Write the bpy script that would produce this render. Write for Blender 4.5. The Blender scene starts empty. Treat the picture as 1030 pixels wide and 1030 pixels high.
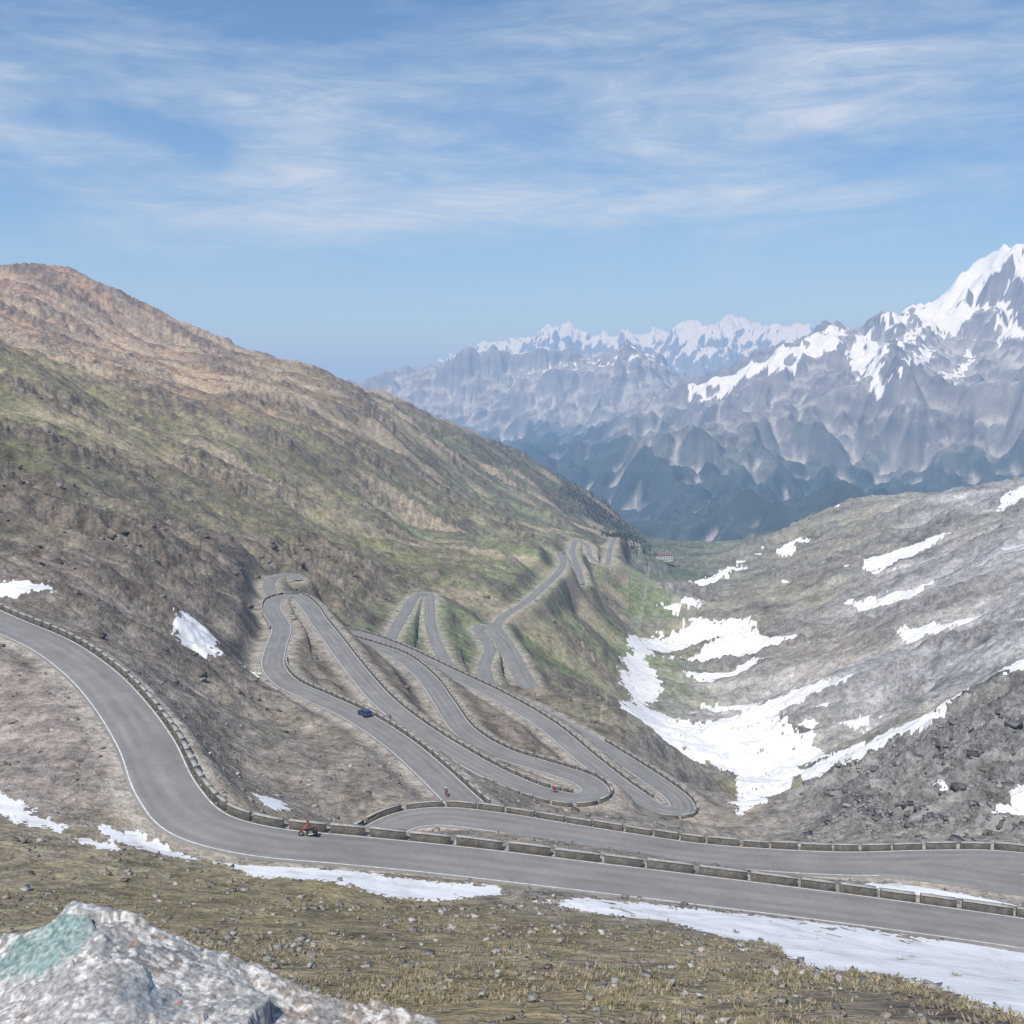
import bpy, bmesh, numpy as np, math, random, time
from mathutils import Vector, Matrix
T0=time.time()
random.seed(3); rng=np.random.RandomState(7)
F=990.0; PITCH=math.atan(120/990); cp,sp=math.cos(PITCH),math.sin(PITCH)
def ray(u,v):
    a=(u-515)/F; b=(515-v)/F
    return np.array([a, cp+b*sp, -sp+b*cp])
def pz(u,v,z): d=ray(u,v); return d*(z/d[2])
def pd(u,v,D): d=ray(u,v); return d*(D/d[1])

# ------------------------------------------------------------------ roads (surveyed points: sight line + elevation)
R1=[(-90,592,-38),(-40,608,-39),(0,626,-40),(50,648,-41.2),(90,676,-42.4),(120,708,-43.3),(148,750,-44.3),(168,795,-45.2),(200,829,-46),(260,846,-47),(350,855,-48.2),(450,865,-49.6),(560,878,-51),(700,895,-53),(850,914,-55),(1030,939,-57.2),(1110,952,-58)]
R2=[(1130,900,-58.8),(1080,878,-59.5),(1020,868,-60.2),(950,867,-61),(860,869,-62),(770,865,-62.8),(700,859,-63.4),(640,850,-64),(560,837,-64.8),(500,827,-65.4),(440,821,-66),(405,826,-66.4),(375,842,-66.8)]
R2B=[(1150,925,-58.75),(1070,895,-59.65),(1000,883,-60.45),(930,873,-61.25),(870,868,-62.0),(800,865.5,-62.62)]
R3=[(490,828,-69),(462,803,-69.3),(435,777,-69.6),(400,747,-70.4),(360,721,-71.2),(320,702,-72),(290,688,-72.8),(275,671,-73.6),(277,652,-74.6),(283,632,-75.4),(274,613,-76),(279,602,-76.3),(295,599,-76.8),(309,608,-77.2),(320,624,-77.7),(334,642,-78.2),(350,664,-79),(366,684,-79.8),(384,704,-80.4),(412,727,-81.2),(450,752,-82),(500,780,-83.2),(545,798,-84.1),(580,804,-84.7),(599,798,-85.1),(588,785,-85.6),(550,772,-86.2),(505,758,-86.9),(468,736,-87.8),(446,706,-88.8),(428,681,-89.6),(398,658,-90.5),(362,646,-91.2),(344,640,-91.7),(346,635,-92.1),(368,640,-92.6),(402,653,-93.2),(450,676,-94.2),(500,700,-95.2),(550,730,-96.3),(592,765,-97.6),(632,796,-98.7),(662,814,-99.5),(684,817,-100),(684,806,-100.6),(662,788,-101.4),(632,768,-102.4),(598,747,-103.5),(560,725,-104.7),(520,705,-105.8),(480,691,-106.6),(452,684,-107.2)]
F1=[(386,652,-107),(396,636,-108),(408,615,-109.5),(420,599,-110.8),(430,597,-111.4),(432,610,-112),(433,628,-113),(440,650,-114),(458,682,-116)]
F2=[(495,694,-119.5),(487,672,-121),(493,652,-122),(484,638,-122.7),(481,631,-123.2),(489,630,-123.6),(503,645,-124.6),(514,664,-125.6),(524,684,-126.6),(540,706,-127.5)]
F3=[(556,712,-128),(540,696,-129),(527,676,-130),(516,655,-131),(503,636,-132),(500,627,-132.5),(508,619,-133.2),(528,606,-135),(548,589,-137.5),(562,575,-139.5),(567,565,-141),(563,556,-142),(566,556,-146),(574,569,-150),(585,589,-156),(582,573,-160),(576,554,-163),(582,543,-165),(590,548,-168),(596,562,-172),(606,568,-177),(614,552,-183),(624,540,-189),(634,545,-196),(645,556,-206),(657,562,-216)]
SP=[(276,600,-77),(270,590,-77.5),(277,580,-78.2),(292,578,-78.8),(300,584,-79)]
def catmull(P,n=14):
    P=np.array(P); Q=np.vstack([2*P[0]-P[1],P,2*P[-1]-P[-2]]); out=[]
    for i in range(1,len(Q)-2):
        p0,p1,p2,p3=Q[i-1:i+3]
        def tj(ti,a,b): return ti+max(np.linalg.norm(b-a),1e-3)**0.5
        t0=0;t1=tj(t0,p0,p1);t2=tj(t1,p1,p2);t3=tj(t2,p2,p3)
        for k in range(n):
            t=t1+(t2-t1)*k/n
            A1=(t1-t)/(t1-t0)*p0+(t-t0)/(t1-t0)*p1
            A2=(t2-t)/(t2-t1)*p1+(t-t1)/(t2-t1)*p2
            A3=(t3-t)/(t3-t2)*p2+(t-t2)/(t3-t2)*p3
            B1=(t2-t)/(t2-t0)*A1+(t-t0)/(t2-t0)*A2
            B2=(t3-t)/(t3-t1)*A2+(t-t1)/(t3-t1)*A3
            out.append(((t2-t)/(t2-t1)*B1+(t-t1)/(t2-t1)*B2, i-1+k/n))
    out.append((P[-1],len(P)-1.0))
    return np.array([o[0] for o in out]),np.array([o[1] for o in out])
def resample(pts,par,step):
    L=np.r_[0,np.cumsum(np.linalg.norm(np.diff(pts[:,:2],axis=0),axis=1))]
    n=max(4,int(L[-1]/step)); t=np.linspace(0,L[-1],n)
    q=np.stack([np.interp(t,L,pts[:,k]) for k in range(3)],1); pr=np.interp(t,L,par)
    for _ in range(3): q[1:-1]=0.25*q[:-2]+0.5*q[1:-1]+0.25*q[2:]
    return q,pr,t
ROADS=[]
for nm,pts,w,step,far in [("R1",R1,7.2,1.0,0),("R2",R2,7.2,1.0,0),("R2B",R2B,7.5,1.0,0),("R3",R3,6.6,1.0,0),("F1",F1,5.2,2.0,1),("F2",F2,5.2,2.0,1),("F3",F3,5.0,2.5,1),("SP",SP,4.5,1.5,1)]:
    W=np.array([pz(*p) for p in pts]); c,par=catmull(W); q,pr,t=resample(c,par,step)
    ROADS.append(dict(n=nm,ctrl=W,q=q,par=pr,t=t,w=w,far=far))

# ------------------------------------------------------------------ terrain control points
CT=[]
def add(lst):
    for p in lst: CT.append(pd(*p))
for R in ROADS:
    if R['n'] in('SP','R2B'): continue
    for p in R['ctrl']: CT.append(p)
for th in (-.9,-.45,0,.45,.9):
    for r,e in ((2.2,-.72),(5,-.70),(11,-.705)):
        CT.append(np.array([r*math.sin(th),r*math.cos(th),e*r]))
add([(100,1030,30),(500,1030,28),(900,1030,28),(1100,1030,30),(-100,1000,34),(300,960,50),(500,950,53),(800,965,52),(1050,985,52),(100,900,72),(500,912,80),(800,940,80),(0,850,88),(-100,880,80),
 (60,800,106),(60,740,122),(30,690,140),(-60,720,130),(110,850,93),(1030,962,88),
 (-80,560,205),(0,590,200),(0,540,270),(0,490,360),(-100,480,330),(0,430,480),(0,385,600),(0,356,700),(-120,350,650),
 (30,354,900),(0,308,1200),(0,278,1350),(40,275,1380),(-80,274,1350),(80,294,1350),(130,334,1330),(200,361,1330),(290,373,1350),(335,385,1350),(350,395,1400),(440,425,1550),(540,472,1750),(600,508,1900),(640,545,2050),
 (0,350,2100),(130,390,2000),(290,440,2000),(440,490,2200),(540,525,2400),(-100,345,2100),
 (100,358,1000),(200,398,1000),(300,408,1080),(100,405,720),(200,433,780),(300,443,880),(400,445,1150),(400,503,900),(480,503,1200),(550,513,1400),(600,540,1500),
 (100,480,480),(200,500,540),(300,520,620),(100,560,290),(200,560,360),(250,600,320),(150,620,225),(200,660,215),(250,720,195),(200,720,175),(250,790,155),(330,790,160),(300,740,190),
 (350,560,560),(450,560,760),(520,560,900),(350,610,470),(380,600,520),(250,570,420),(450,610,600),
 (600,600,880),(560,640,590),(600,650,680),(575,612,740),(580,700,460),(600,722,430),(640,745,340),(630,620,960),(560,680,470),
 (655,562,1500),(650,602,1180),(642,650,850),(636,700,640),(690,740,570),(745,775,470),(768,800,410),(740,825,330),(665,562,1900),(668,560,2300),
 (730,843,205),(700,838,215),(720,820,280),(600,826,182),
 (730,700,660),(800,700,600),(800,640,800),(800,600,960),(900,600,800),(900,660,620),(900,720,480),(1000,600,640),(1000,543,850),(1030,650,500),(1080,600,560),(730,600,1150),(730,650,850),(820,760,450),(880,750,400),
 (700,562,1800),(750,549,1700),(800,530,1620),(850,513,1560),(900,503,1500),(960,494,1380),(1030,496,1250),(1100,480,1150),(860,556,1200),(930,546,1050),
 (700,600,2500),(800,575,2300),(900,560,2100),(1030,560,1900),(1120,560,1800),
 (1030,690,330),(1000,705,325),(940,742,290),(880,785,255),(820,815,230),(1000,760,235),(950,800,200),(1000,820,160),(900,825,180),(850,838,170),(1080,740,240),
 ])
CT=np.array(CT)
def tps(P,V,lam=1e-4):
    n=len(P); d=np.linalg.norm(P[:,None]-P[None],axis=2)+1e-12
    K=d*d*np.log(d)+lam*np.eye(n); A=np.zeros((n+3,n+3)); A[:n,:n]=K; A[:n,n]=1; A[:n,n+1:]=P; A[n:,:n]=A[:n,n:].T
    return np.linalg.solve(A,np.r_[V,0,0,0])
def tps_eval(P,c,T,S):
    out=np.full(T.shape,c[-3])+c[-2]*T+c[-1]*S
    for i,p in enumerate(P):
        d2=(T-p[0])**2+(S-p[1])**2+1e-18
        out+=c[i]*0.5*d2*np.log(d2)
    return out
def ts(p): return np.array([math.atan2(p[0],p[1]),math.log(math.hypot(p[0],p[1]))])
def cm(P):
    return np.array([ts(p) for p in P]), np.array([p[2]/math.hypot(p[0],p[1]) for p in P])
PN,VN=cm(CT); cN=tps(PN,VN,2e-5)
FAR=[]
for p in [(500,560,3000),(560,560,3000),(650,556,2700),(700,556,2700),(760,565,2700),(900,600,2700),(1030,620,2700),(1120,620,2700),
 (500,510,4200),(600,505,3700),(700,510,3400),(800,510,3500),(900,500,3500),(1000,490,3400),(1100,480,3400),
 (500,460,5600),(600,455,5000),(700,450,4500),(800,435,4500),(900,420,4500),(1000,410,4500),(1080,400,4500),
 (400,450,6500),(640,412,6000),(690,400,5500),(740,385,5400),(790,360,5500),(840,336,5800),(870,340,5900),(900,320,6100),(940,304,6200),(1000,265,6500),(1030,255,6600),(1090,240,6600),
 (900,365,5300),(1000,345,5500),(960,380,5000),(830,390,5000),
 (740,430,8500),(840,400,8500),(940,380,8500),(1030,360,8500),(1100,350,8500),(600,440,7500),(400,450,7500)]: FAR.append(pd(*p))
PF,VF=cm(FAR); cF=tps(PF,VF,1e-5)

# ------------------------------------------------------------------ polar grid
NT=1150; TH=np.linspace(-.63,.63,NT)
S=np.concatenate([np.linspace(math.log(a),math.log(b),n,endpoint=False) for a,b,n in ((2.2,25,50),(25,70,200),(70,300,450),(300,2150,430),(2150,9500,430),(9500,13500,20),(13500,18500,110),(18500,32000,10))]); S=np.r_[S,math.log(32000)]
NS=len(S); J=50+200+450+430
def cubic_mat(xs,xc):
    h=xc[1]-xc[0]; f=(xs-xc[0])/h; i=np.clip(np.floor(f).astype(int),1,len(xc)-3); t=f-i
    M=np.zeros((len(xs),len(xc))); r=np.arange(len(xs))
    M[r,i-1]=-.5*t+t*t-.5*t**3; M[r,i]=1-2.5*t*t+1.5*t**3; M[r,i+1]=.5*t+2*t*t-1.5*t**3; M[r,i+2]=-.5*t*t+.5*t**3
    return M
tc=np.linspace(-.66,.66,200); sc=np.linspace(S[0]-.1,S[-1]+.1,360)
TC,SC=np.meshgrid(tc,sc,indexing='ij')
MT=cubic_mat(TH,tc); MS=cubic_mat(S,sc)
EN=MT@tps_eval(PN,cN,TC,SC)@MS.T
f32=np.float32
TT,SS=np.meshgrid(TH,S,indexing='ij'); RR=np.exp(SS)
X=(RR*np.sin(TT)); Y=(RR*np.cos(TT))
perm=rng.permutation(256); ga=rng.rand(256)*2*np.pi; GX=np.cos(ga).astype(f32); GY=np.sin(ga).astype(f32)
perm2=perm.astype(np.int32)
def pn(x,y,seed=0):
    x=x+seed*17.31; y=y+seed*9.17
    xf=np.floor(x);yf=np.floor(y);xi=xf.astype(np.int32)&255;yi=yf.astype(np.int32)&255
    x=(x-xf).astype(f32);y=(y-yf).astype(f32)
    pa=perm2[xi]; pb=perm2[(xi+1)&255]
    def g(p,iy,dx,dy):
        h=perm2[(p+iy)&255]; return GX[h]*dx+GY[h]*dy
    u=x*x*x*(x*(x*6-15)+10); v=y*y*y*(y*(y*6-15)+10)
    a=g(pa,yi,x,y);b=g(pb,yi,x-1,y);c=g(pa,yi+1,x,y-1);d=g(pb,yi+1,x-1,y-1)
    return 1.5*((a+(b-a)*u)*(1-v)+(c+(d-c)*u)*v)
def fbm(x,y,o=4,seed=0,g=.5):
    s=0;a=1;n=0
    for k in range(o):
        s=s+a*pn(x*2**k,y*2**k,seed+k*3);n+=a;a*=g
    return s/n
def ridged(x,y,o=5,seed=0,g=.5):
    s=0;a=1;n=0
    for k in range(o):
        r=1-2*np.abs(pn(x*2**k,y*2**k,seed+k*5))
        s=s+a*r;n+=a;a*=g
    return s/n*.5+.35
def rmf(x,y,o=6,seed=0,g=.5,rot=1.1):
    s=0;a=1;w=1
    for k in range(o):
        c_,s_=math.cos(k*rot),math.sin(k*rot); f=2.07**k
        r=np.clip(1-np.abs(pn((x*c_-y*s_)*f,(x*s_+y*c_)*f,seed+k*5))*1.5,0,1); r=r*w; w=np.clip(r*1.5,.2,1); s=s+a*r; a*=g
    return s
def sstep(a,b,x):
    t=np.clip((x-a)/(b-a),0,1); return t*t*(3-2*t)

# =========== near part (r < 2150 m)
Xn,Yn,Rn,Tn=X[:,:J+25],Y[:,:J+25],RR[:,:J+25],TT[:,:J+25]; NJ=J+25
ZN=EN[:,:NJ]*Rn
D=np.full(X.shape,1e9,f32); ZR=np.zeros(X.shape,f32)
for R in ROADS:
    q=R['q']
    for i in range(len(q)-1):
        a=q[i];b=q[i+1]; r=math.hypot(a[0],a[1]); th=math.atan2(a[0],a[1])
        m=22+0.05*r
        i0=np.searchsorted(TH,th-m/r);i1=np.searchsorted(TH,th+m/r);j0=np.searchsorted(S,math.log(max(r-m,3)));j1=np.searchsorted(S,math.log(r+m))
        if i1<=i0: continue
        sl=(slice(i0,i1),slice(j0,j1)); xx=X[sl];yy=Y[sl]
        ab=b-a; l2=ab[0]**2+ab[1]**2+1e-9
        t=np.clip(((xx-a[0])*ab[0]+(yy-a[1])*ab[1])/l2,0,1)
        d=np.hypot(xx-a[0]-t*ab[0],yy-a[1]-t*ab[1])-R['w']/2; k=d<D[sl]
        D[sl]=np.where(k,d,D[sl]); ZR[sl]=np.where(k,a[2]+t*ab[2],ZR[sl])
near=D<1e8; nr_=near[:,:NJ]; Dn=D[:,:NJ]
roadm=np.where(nr_,1-sstep(0,1,(Dn-1)/(9+.045*Rn)),0)
rel=np.zeros_like(Xn); hf=np.zeros_like(Xn)
for lam in (260,130,65,32,16,8,4,2):
    w=sstep(lam*1.2,lam*5,Rn)*np.clip(lam/(Rn*.005),0,1)
    n=(pn(Xn/lam*.55+.2*Yn/lam,Yn/lam*1.3,int(lam)) if lam>20 else pn(Xn/lam,Yn/lam,int(lam)))
    rg=.6-2*np.abs(pn(Xn/lam*.5+.25*Yn/lam,Yn/lam*1.2-.2*Xn/lam,int(lam)+31))
    amp=.055*lam if lam>100 else (.105*lam if lam>20 else .12*lam)
    t_=w*amp*(.6*n+.8*rg*sstep(90,250,Rn))*(.4+.6*sstep(80,330,Rn)); rel+=t_
    if lam<=65: hf+=w*(.5*n+rg)*(.25+.75*sstep(90,250,Rn))
crest=np.exp(-((Rn-1300)/200)**2)*(Tn<-.12)
craz=sstep(.05,.35,fbm(Xn/90,Yn/70,3,50)+.22*sstep(200,300,Rn)*(1-sstep(450,700,Rn))*(Tn<-.2)+.35*crest*(pn(Xn/200,Yn/200,55)>0))*sstep(170,300,Rn)
spur=sstep(.27,.36,Tn+.03*fbm(Xn/40,Yn/40,2,7))*sstep(130,170,Rn)*(1-sstep(330,420,Rn))
crag=np.clip(craz*.8+spur*1.5,0,1.5)
cr_=ridged(Xn/14,Yn/11,5,60,.62)
rel+=crag*(cr_-.35)*np.clip(Rn/90,1,7)*2.6
hf+=crag*(cr_-.35)*3
valley=np.exp(-((Tn-.135)/.03)**2)*sstep(400,500,Rn)
ZN=ZN+rel*(1-roadm)*(1-.7*valley)
ff=sstep(0,1,(Dn-.9-.003*Rn)/(3.5+.012*Rn)); tgt=ZR[:,:NJ]-.12-.25*(1-sstep(-1.5,0,Dn))
ZN=np.where(nr_,tgt+(ZN-tgt)*ff,ZN)
# =========== far part
Xf,Yf,Rf,Tf=X[:,J:],Y[:,J:],RR[:,J:],TT[:,J:]; Sf=S[J:]
def sky_e(sky):
    th=[];e=[]
    for u,v in sky: d=ray(u,v); th.append(math.atan2(d[0],d[1])); e.append(d[2]/math.hypot(d[0],d[1]))
    return np.interp(TH,th,e)
def fit(Zl,sky,r0,r1,keep=45,mx=1e9):
    E=np.where((Rf>r0*.9)&(Rf<mx),Zl/Rf,-9).max(1); k=np.ones(keep)/keep; Es=np.convolve(np.pad(E,keep//2,'edge'),k,'valid')[:NT]
    dl=(sky_e(sky)-Es)[:,None]; return Zl+dl*Rf*sstep(r0,r1,Rf)
SK1=[(200,470),(500,450),(600,432),(640,405),(670,392),(700,387),(740,373),(790,347),(840,325),(870,328),(900,308),(940,291),(975,268),(1000,252),(1030,242),(1120,232)]
SK2=[(200,440),(320,402),(365,384),(400,372),(440,364),(480,350),(520,356),(560,350),(600,356),(640,348),(680,358),(720,352),(780,366),(900,360),(1100,380)]
CS=20.0; gx=np.arange(-3600,5600,CS); gy=np.arange(2100,10200,CS); GXX,GYY=np.meshgrid(gx,gy,indexing='ij')
gt=np.arctan2(GXX,GYY); gs=.5*np.log(GXX**2+GYY**2)
gtc=np.clip(gt,-.655,.655)
EFc=tps_eval(PF,cF,TC,SC)
def blc(G,t,s,t0,dt,s0,ds):
    a=np.clip((t-t0)/dt,0,G.shape[0]-1.001); b=np.clip((s-s0)/ds,0,G.shape[1]-1.001); i=a.astype(int);j=b.astype(int);a=a-i;b=b-j
    return (G[i,j]*(1-a)+G[i+1,j]*a)*(1-b)+(G[i,j+1]*(1-a)+G[i+1,j+1]*a)*b
gr_=np.exp(gs)
H1=blc(EFc,gtc,gs,tc[0],tc[1]-tc[0],sc[0],sc[1]-sc[0])*gr_
H2=60-np.abs(gr_-8500)*.40
n1=rmf(GXX/1500+.25*fbm(GXX/1200,GYY/1200,2,3),GYY/1900,6,9,.5); n1-=n1.mean()
n2=fbm(GXX/330,GYY/330,5,17,.55)
H0=np.maximum(H1+n1*230+n2*60, np.where(gr_>5600,H2+n1*260+n2*60,-3000))
H=H0/CS
def erode(H,n,steps,batches):
    nx,ny=H.shape
    for b in range(batches):
        px=rng.uniform(2,nx-4,n); py=rng.uniform(2,ny-4,n); dx=np.zeros(n);dy=np.zeros(n);sp_=np.ones(n);wt_=np.ones(n);sed=np.zeros(n)
        dH=np.zeros_like(H)
        for s in range(steps):
            i=px.astype(int);j=py.astype(int);u=px-i;v=py-j
            a=H[i,j];b_=H[i+1,j];c=H[i,j+1];d=H[i+1,j+1]
            gx_=(b_-a)*(1-v)+(d-c)*v; gy_=(c-a)*(1-u)+(d-b_)*u; h=(a*(1-u)+b_*u)*(1-v)+(c*(1-u)+d*u)*v
            dx=dx*.12-gx_*.88; dy=dy*.12-gy_*.88; l=np.hypot(dx,dy)+1e-9; dx/=l;dy/=l
            qx=np.clip(px+dx,1,nx-3); qy=np.clip(py+dy,1,ny-3)
            i2=qx.astype(int);j2=qy.astype(int);u2=qx-i2;v2=qy-j2
            h2=(H[i2,j2]*(1-u2)+H[i2+1,j2]*u2)*(1-v2)+(H[i2,j2+1]*(1-u2)+H[i2+1,j2+1]*u2)*v2
            dh=h2-h; cap=np.maximum(-dh,.01)*sp_*wt_*5.5
            dep=(sed>cap)|(dh>0)
            amt=np.where(dh>0,np.minimum(dh,sed),(sed-cap)*.25); er=np.minimum((cap-sed)*.25,-np.minimum(dh,0))
            ch=np.where(dep,amt,-er); sed=sed-ch
            for (ii,jj,ww) in ((i,j,(1-u)*(1-v)),(i+1,j,u*(1-v)),(i,j+1,(1-u)*v),(i+1,j+1,u*v)): np.add.at(dH,(ii,jj),ch*ww)
            sp_=np.sqrt(np.maximum(sp_*sp_-dh*3,.05)); sp_=np.minimum(sp_,4); wt_*=.985; px,py=qx,qy
        k=dH*.36; k[1:]+=dH[:-1]*.12; k[:-1]+=dH[1:]*.12; k[:,1:]+=dH[:,:-1]*.12; k[:,:-1]+=dH[:,1:]*.12
        H=H+np.clip(k,-1.2,1.0)
        for ax in (0,1):
            df=np.diff(H,axis=ax); ex=np.sign(df)*np.maximum(np.abs(df)-1.2,0)*.25
            if ax==0: H[:-1]+=ex; H[1:]-=ex
            else: H[:,:-1]+=ex; H[:,1:]-=ex
    return H
H=erode(H,12500,46,12)*CS
dE=H-H0
def cart(G,fill):
    a=(Xf-gx[0])/CS; b=(Yf-gy[0])/CS; ok=(a>1)&(a<G.shape[0]-2)&(b>1)&(b<G.shape[1]-2)
    r=blc(G,a,b,0,1,0,1); return np.where(ok,r,fill)
ZC=cart(H,-1200); DE=cart(dE,0)
def blur(A,n):
    for _ in range(n):
        A=A.copy(); A[1:-1]=(A[:-2]+2*A[1:-1]+A[2:])/4; A[:,1:-1]=(A[:,:-2]+2*A[:,1:-1]+A[:,2:])/4
    return A
CV=cart(H-blur(H,14),0)
micro=ridged(Xf/75,Yf/75,3,29,.6)-.35
ZC=ZC+micro*9
E1d=(fit(ZC,SK1,3500,5600,41,7000)-ZC); zt=np.where(Rf>=6900,ZC,-3000); E2d=(fit(zt,SK2,6900,7900,41,9800)-zt)
bl=sstep(6700,7300,Rf); ZFM=ZC+E1d*(1-bl)+E2d*bl
r3=rmf(Xf/1600,Yf/1900,7,41,.52,1.0)
M3=-np.abs(Rf-16500)*np.where(Rf<16500,.26,.35)+(r3-r3.mean())*330
M3=fit(M3,[(200,440),(400,385),(450,358),(480,348),(510,340),(530,342),(545,329),(570,324),(585,334),(600,337),(640,333),(665,335),(690,322),(710,325),(735,318),(760,326),(800,325),(830,332),(900,330),(1100,330)],10000,15000,25)
FARZ=np.maximum(ZFM-np.clip(2700-Rf,0,None)*.9,np.where(Rf>9800,M3,-3000))
ZNf=EN[:,J:]*Rf; ZNf[:,:25]=ZN[:,J:]; ZNf=ZNf-np.clip(Rf-2200,0,None)*.45
Zfar=np.maximum(np.maximum(ZNf,FARZ),-900); isf=FARZ>ZNf
Z=np.concatenate([ZN[:,:J],Zfar],1); isfar=np.zeros(Z.shape,bool); isfar[:,J:]=isf
print('height',time.time()-T0, CV.std())

EZ=EN.copy(); EZF=Z/RR
def hit(u,v,far=False):
    d=ray(u,v); th=math.atan2(d[0],d[1]); e=d[2]/math.hypot(d[0],d[1])
    i=int(np.clip(np.searchsorted(TH,th),0,NT-1)); col=(EZF if far else EZ)[i]; k=np.nonzero((col>=e)&(S>(math.log(2600) if far else math.log(14))))[0]
    j=k[0] if len(k) else (np.argmax(np.where(S>8,col,-9)) if far else NS-1)
    return th,S[min(j,NS-1)]
def ground(th,s):
    i=int(np.clip(np.searchsorted(TH,th),0,NT-1)); j=int(np.clip(np.searchsorted(S,s),0,NS-1)); return Vector((X[i,j],Y[i,j],Z[i,j]))
COLS=[(20,290,(138,116,100)),(80,330,(168,142,118)),(150,375,(156,130,108)),(60,390,(126,120,92)),(200,390,(154,132,104)),(300,400,(132,118,90)),(30,470,(106,106,78)),(120,450,(112,110,84)),(200,470,(120,114,88)),(300,470,(118,114,88)),(400,450,(112,112,88)),(370,430,(112,102,88)),(500,500,(106,112,88)),(450,540,(104,113,82)),(350,540,(113,112,84)),(250,520,(110,107,84)),(150,520,(104,103,84)),(50,540,(112,106,94)),(100,580,(120,112,103)),(200,580,(112,108,96)),(30,600,(122,114,106)),(200,620,(120,114,106)),(250,700,(122,115,106)),(150,650,(125,118,111)),(250,770,(121,114,106)),(50,720,(130,121,115)),(50,790,(126,118,112)),(340,660,(118,110,98)),(330,780,(122,115,107)),(430,715,(120,111,98)),(450,640,(105,113,84)),(560,640,(110,118,87)),(600,610,(114,124,88)),(620,580,(116,127,91)),(580,680,(108,113,85)),(600,722,(108,107,90)),(645,640,(126,121,99)),(640,745,(130,119,107)),(715,820,(128,120,111)),(700,620,(128,123,112)),(760,600,(122,118,106)),(820,560,(124,120,108)),(860,530,(127,125,109)),(950,510,(140,140,140)),(900,600,(143,142,142)),(1000,560,(143,143,144)),(800,640,(128,122,113)),(850,650,(130,124,116)),(900,680,(147,147,148)),(1000,640,(144,145,145)),(780,700,(147,145,144)),(950,780,(122,122,123)),(1000,730,(118,118,119)),(850,815,(126,123,118)),(815,800,(112,110,88)),
 (590,512,(84,92,76)),(625,538,(78,88,72)),(640,552,(84,94,76)),
 (300,905,(122,111,88)),(500,940,(119,108,87)),(700,970,(124,113,97)),(500,1010,(128,114,90)),(700,1015,(122,110,91)),(900,1015,(120,109,97)),(100,870,(122,113,95)),(50,850,(124,116,101)),(640,905,(126,120,112)),(200,900,(120,111,90)),(900,990,(122,112,99))]
def lin(c): 
    c=np.array(c)/255.; return np.where(c<.04045,c/12.92,((c+.055)/1.055)**2.4)
cp_=np.array([hit(u,v) for u,v,c in COLS]); cv=np.array([lin(c) for _,_,c in COLS])
w_=0;acc=0
for p,c in zip(cp_,cv):
    ww=1/((TC-p[0])**2+(SC-p[1])**2*.6+2e-4)**1.7; w_=w_+ww; acc=acc+ww[...,None]*c
CG=acc/w_[...,None]
wT=fbm(TT*60,SS*40,4,161); wS=fbm(TT*60,SS*40,4,171)
def lookup(G,t,s):
    a=np.clip((t-tc[0])/(tc[1]-tc[0]),0,len(tc)-1.001);b=np.clip((s-sc[0])/(sc[1]-sc[0]),0,len(sc)-1.001)
    i=a.astype(int);j=b.astype(int);a=(a-i)[...,None].astype(f32);b=(b-j)[...,None].astype(f32)
    return (G[i,j]*(1-a)+G[i+1,j]*a)*(1-b)+(G[i,j+1]*(1-a)+G[i+1,j+1]*a)*b
fw=fbm(Tn*22,SS[:,:NJ]*16,3,71); fw2=fbm(Tn*22,SS[:,:NJ]*16,3,83)
CN=lookup(CG.astype(f32),Tn+.06*fw,SS[:,:NJ]+.09*fw2)
dzs=np.gradient(Z,axis=1)/np.gradient(SS,axis=1)/RR; dzt=np.gradient(Z,axis=0)/(TH[1]-TH[0])/RR
slope=np.hypot(dzs,dzt); sln=slope[:,:NJ]
v1=fbm(Xn/60,Yn/60,4,101); v2=fbm(Xn/9,Yn/9,4,111); v3=fbm(Xn/1.8,Yn/1.8,3,121)
var=.5*v1*sstep(200,500,Rn)+.45*v2+.5*v3*(1-sstep(150,500,Rn))
var=var+sstep(.14,.2,Tn)*sstep(350,450,Rn)*.9*fbm((Xn*.35+Yn)/22,(Xn-.35*Yn)/260,4,125)
CN=CN*(1+var[...,None])
gm=(sstep(0,.3,v2+.5*v3)*(Rn<100))[...,None]; CN=CN*(1-gm*.3)+gm*.3*lin((116,108,76))
left=(Tn<.12)
rib=sstep(.35,1.1,hf+.6*v2+.5*v1)*sstep(120,260,Rn)
rock=np.clip(crag*sstep(.1,.7,sln+.5*v2)*.85+sstep(.8,1.25,sln)*.6+rib*.85*np.where(left,1,.5),0,1)*(Rn>60); rc=np.where(left[...,None],lin((99,91,84)),lin((110,109,108)))*(1+.8*v2[...,None])
CN=CN*(1-rock[...,None]*.85)+rc*rock[...,None]*.85
scree=(sstep(.0,.28,fbm(Xn/160+Yn/200,Yn/55,4,131)+.12*crest)*sstep(400,700,Rn)*.6*left)[...,None]; CN=CN*(1-scree)+lin((160,146,127))*scree
shoulder=np.where(nr_,(1-sstep(0,1,(Dn-.5)/(2.5+.006*Rn)+.5*v3)),0)[...,None]; CN=CN*(1-shoulder*.7)+lin((150,144,135))*shoulder*.7
v4=fbm(Xf/110,Yf/150,5,151,.68); v5=fbm(Xf/420,Yf/420,4,155,.6); slf=slope[:,J:]
strat=pn((Zfar+.25*Xf+60*v4)/34,Xf/900,157)
fc=np.ones(Xf.shape+(3,))*lin((126,124,121))*np.clip(1+1.0*v4+.6*v5+.3*strat+.5*micro,.35,2)[...,None]
dep=(sstep(2,-16,CV+14*v4+6*v5)*.35)[...,None]; fc=fc*(1-dep)+lin((170,167,161))*dep
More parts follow.
